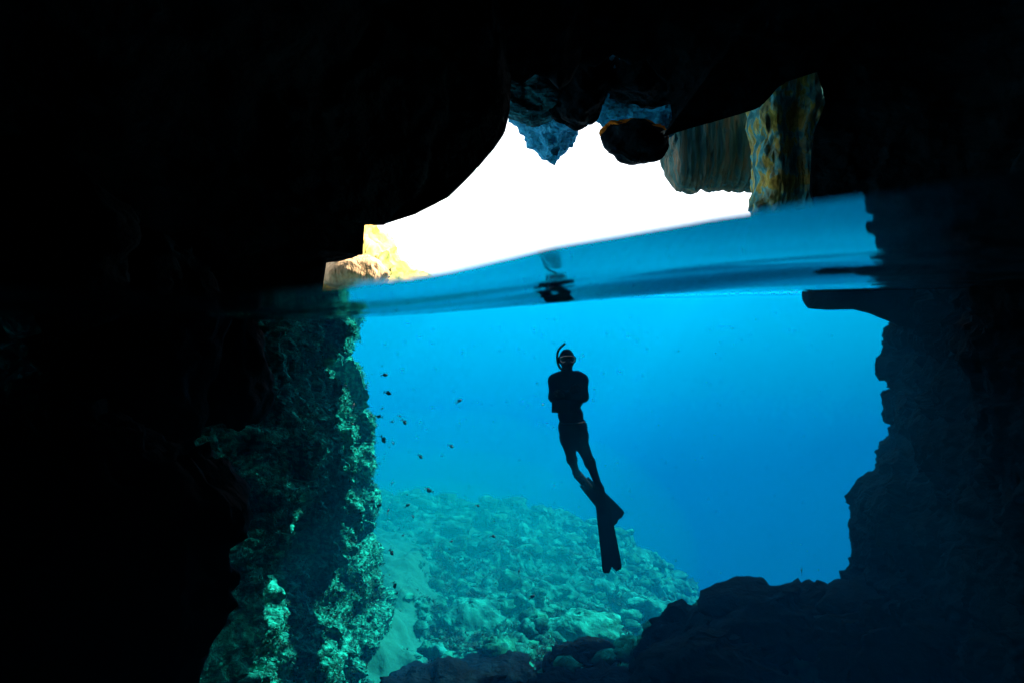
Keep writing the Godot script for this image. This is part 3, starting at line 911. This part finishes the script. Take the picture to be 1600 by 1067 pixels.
func flat_fin(outline: Array, thick: float) -> ArrayMesh:
	var st := SurfaceTool.new()
	st.begin(Mesh.PRIMITIVE_TRIANGLES)
	var poly := PackedVector2Array()
	for q in outline: poly.append(Vector2(q[0], q[1]))
	var tri := Geometry2D.triangulate_polygon(poly)
	for s in [1.0, -1.0]:
		for k in range(0, tri.size(), 3):
			for c in ([0, 1, 2] if s > 0 else [0, 2, 1]):
				var q := poly[tri[k + c]]
				st.add_vertex(Vector3(q.x, q.y, s * thick))
	for i in poly.size():
		var a := poly[i]
		var b := poly[(i + 1) % poly.size()]
		for q in [[a, 1], [b, 1], [b, -1], [a, 1], [b, -1], [a, -1]]:
			st.add_vertex(Vector3(q[0].x, q[0].y, q[1] * thick))
	st.generate_normals()
	return st.commit()

func fishes() -> void:
	var body := fish_body()
	var tail := flat_fin([[-0.26, 0.035], [-0.36, 0.09], [-0.52, 0.2], [-0.42, 0.0], [-0.52, -0.2], [-0.36, -0.09], [-0.26, -0.035]], 0.008)
	var dorsal := flat_fin([[0.22, 0.17], [0.08, 0.3], [-0.1, 0.27], [-0.2, 0.1]], 0.007)
	var proto: Node3D = null
	var g := "small dark fish in front of the open blue water"
	# place, distance, length, heading in degrees, pitch in degrees, label
	for q in [
		[600, 586, 8.0, 0.10, 0, 2, "small fish swimming level, topmost of those right of the lit wall"],
		[605, 614, 7.6, 0.11, 10, -18, "small fish nosing downwards below the topmost fish"],
		[717, 627, 8.4, 0.10, 20, 32, "lone small fish tilted upwards, midway between lit wall and diver's arm"],
		[537, 603, 7.8, 0.09, 0, 0, "small fish in front of the grey hollow near the top of the lit wall"],
		[509, 619, 7.8, 0.09, 10, -5, "fish furthest left of all, against the shaded part of the left wall"],
		[552, 634, 8.0, 0.08, 60, 60, "small fish steeply tilted beside the edge of the lit wall"],
		[597, 638, 9.0, 0.05, 30, 40, "tiny fish above the cluster beside the wall"],
		[578, 648, 8.2, 0.08, 15, -50, "fish pointing steeply down in the cluster beside the wall"],
		[593, 651, 8.0, 0.10, 180, 8, "level fish in the middle of the cluster beside the wall"],
		[572, 654, 8.2, 0.09, 190, 15, "fish nearest to the wall in the cluster"],
		[612, 659, 8.8, 0.06, 0, 10, "small faint fish at the right of the cluster"],
		[624, 650, 9.0, 0.05, 20, -30, "tiny fish over the right-hand diving fish of the cluster"],
		[631, 659, 8.0, 0.10, 10, -55, "fish diving steeply, rightmost of the cluster"],
		[588, 666, 9.6, 0.06, 60, 60, "faint tiny fish below the cluster"],
		[519, 651, 7.9, 0.09, 0, -4, "fish against the left wall, left of the cluster"],
		[549, 663, 8.0, 0.07, 30, 10, "fish against the lit wall just above the small pale hollow"],
		[551, 677, 8.0, 0.08, 0, 20, "fish at the edge of the wall, lower of the two there"],
		[598, 686, 7.4, 0.12, 15, -62, "largest of the steeply diving fish, below the cluster"],
		[585, 690, 9.4, 0.07, 20, -50, "faint fish left of the largest diving fish"],
		[614, 692, 9.2, 0.06, 40, -70, "tiny fish right of the largest diving fish"],
		[704, 697, 8.4, 0.09, 10, -32, "lone fish slanting down, midway to the diver's hips"],
		[583, 713, 8.2, 0.09, 180, 22, "fish slanting below the faint ones by the wall"],
		[656, 713, 8.0, 0.09, 10, -48, "lone fish diving right of the wall, level with the diver's knees"],
		[690, 713, 10.5, 0.05, 0, 5, "faint far fish right of the lone diving one"],
		[566, 731, 8.4, 0.09, 0, 8, "level fish close to the wall below the others"],
		[612, 755, 9.6, 0.06, 40, 50, "faint fish over the pale haze of the mound"],
		[668, 764, 8.2, 0.08, 20, -30, "upper fish of the touching pair in mid water"],
		[672, 767.5, 8.0, 0.10, 185, 14, "lower fish of the touching pair in mid water"],
		[636, 773, 9.8, 0.04, 0, 10, "tiny fish left of the touching pair"],
		[580, 784, 7.2, 0.09, 50, 5, "round dark fish by the wall, left of a pair"],
		[591, 791, 7.2, 0.10, 35, 25, "round dark fish by the wall, right of a pair"],
		[606, 799, 8.0, 0.07, 60, 60, "fish seen nearly end on, right of the round pair"],
		[636, 790, 8.2, 0.09, 10, 30, "fish tilted upwards above the left side of the mound"],
		[645, 807, 9.0, 0.07, 40, -60, "faint fish just above the top of the mound, left"],
		[746, 790, 8.6, 0.07, 20, -30, "lone fish above the middle of the mound"],
		[770, 838, 8.0, 0.08, 10, -14, "lone fish low over the mound, straight below the diver's arm"],
		[705, 846, 9.0, 0.06, 30, 10, "small fish over the left half of the mound"],
		[629, 837, 9.4, 0.06, 20, 30, "faint fish over the left end of the mound"],
		[611, 863, 7.6, 0.10, 20, -58, "dark fish diving towards the sand patch"],
		[616, 914, 7.4, 0.10, 30, -78, "dark fish hanging nose down over the sand patch"],
		[811, 893, 8.6, 0.07, 40, 70, "thin upright fish over the middle of the mound"],
		[831, 933, 8.0, 0.10, 10, 32, "lowest fish, over the shadow edge of the mound"],
		[1253, 893, 7.2, 0.09, 70, 60, "only fish on the right, above the dark rim"],
		[1132, 454, 8.0, 0.06, 0, 0, "tiny fish just under the surface right of the diver"],
	]:
		var o: Node3D
		if proto == null:
			o = thing("fish", Vector3.ZERO, "", "fish")
			part("body", body, M.fish, o)
			part("tail_fin", tail, M.fish, o)
			part("dorsal_fin", dorsal, M.fish, o)
			proto = o
		else:
			o = proto.duplicate()
			o.name = numbered("fish")
			add_child(o)
		tag(o, q[6], "fish", g)
		o.basis = Basis.from_euler(Vector3(0, deg_to_rad(q[4]), deg_to_rad(q[5])), EULER_ORDER_YXZ).scaled(Vector3.ONE * q[3] * 0.9)
		o.position = P(q[0], q[1], q[2])

func bubbles() -> void:
	var s := SphereMesh.new()
	s.radius = 0.5
	s.height = 0.8
	s.radial_segments = 20
	s.rings = 10
	for q in [[848.5, 631.5, 0.030, "largest air bubble, left of the diver's elbow"], [855, 661, 0.016, "air bubble left of the diver's waist, upper of two"], [864, 668, 0.015, "air bubble left of the diver's waist, lower of two"], [929, 608, 0.018, "air bubble right of the diver's arm, upper"], [926, 625, 0.018, "air bubble right of the diver's elbow, lower"]]:
		var o := part("air_bubble", s, M.air, self)
		o.position = P(q[0], q[1], 6.9)
		o.scale = Vector3.ONE * q[2]
		tag(o, q[3], "bubble", "air bubbles round the diver")


# ---------------------------------------------------------------- the scene
func _ready() -> void:
	var cam := Camera3D.new()
	cam.name = "camera"
	var lens := CameraAttributesPhysical.new()
	lens.frustum_focal_length = 20.0
	lens.frustum_near = 0.01
	lens.frustum_far = 900.0
	lens.frustum_focus_distance = 7.5
	lens.exposure_aperture = 9.0
	cam.attributes = lens
	cam.projection = Camera3D.PROJECTION_FRUSTUM
	cam.near = 0.01
	cam.far = 900.0
	cam.size = 1.067 * 0.01
	cam.frustum_offset = Vector2(0, -0.0645 * 0.01)
	cam.rotation.z = ROLL
	add_child(cam)
	cam.current = true

	var env := Environment.new()
	env.background_mode = Environment.BG_SKY
	var sm := ProceduralSkyMaterial.new()
	sm.sky_top_color = lin(0.75, 0.86, 1.0)
	sm.sky_horizon_color = lin(0.95, 0.98, 1.0)
	sm.sky_curve = 0.2
	sm.ground_bottom_color = lin(0.02, 0.10, 0.2)
	sm.ground_horizon_color = lin(0.2, 0.4, 0.55)
	sm.sun_angle_max = 6.0
	env.sky = Sky.new()
	env.sky.sky_material = sm
	env.tonemap_mode = Environment.TONE_MAPPER_LINEAR
	env.background_energy_multiplier = 0.55
	env.tonemap_exposure = 4.6
	env.sdfgi_enabled = true
	env.ssao_enabled = true
	env.ssil_enabled = true
	env.volumetric_fog_enabled = true
	env.volumetric_fog_density = 0.0
	var we := WorldEnvironment.new()
	we.name = "environment"
	we.environment = env
	add_child(we)

	var sun := DirectionalLight3D.new()
	sun.name = "sun"
	sun.light_color = Color(1.0, 0.96, 0.88)
	sun.light_energy = 1.6
	sun.light_angular_distance = 0.5
	sun.shadow_enabled = true
	add_child(sun)
	sun.look_at_from_position(Vector3.ZERO, Vector3(-0.62, -0.68, 0.27), Vector3.UP)

	noises()
	materials()
	water_body()
	silt_haze()
	sea_surface()
	seabed()
	sand()
	rubble()
	seaweed()
	cave_walls()
	cave_roof()
	added_sun_block()
	rocks()
	diver()
	fishes()
	bubbles()
	drift()
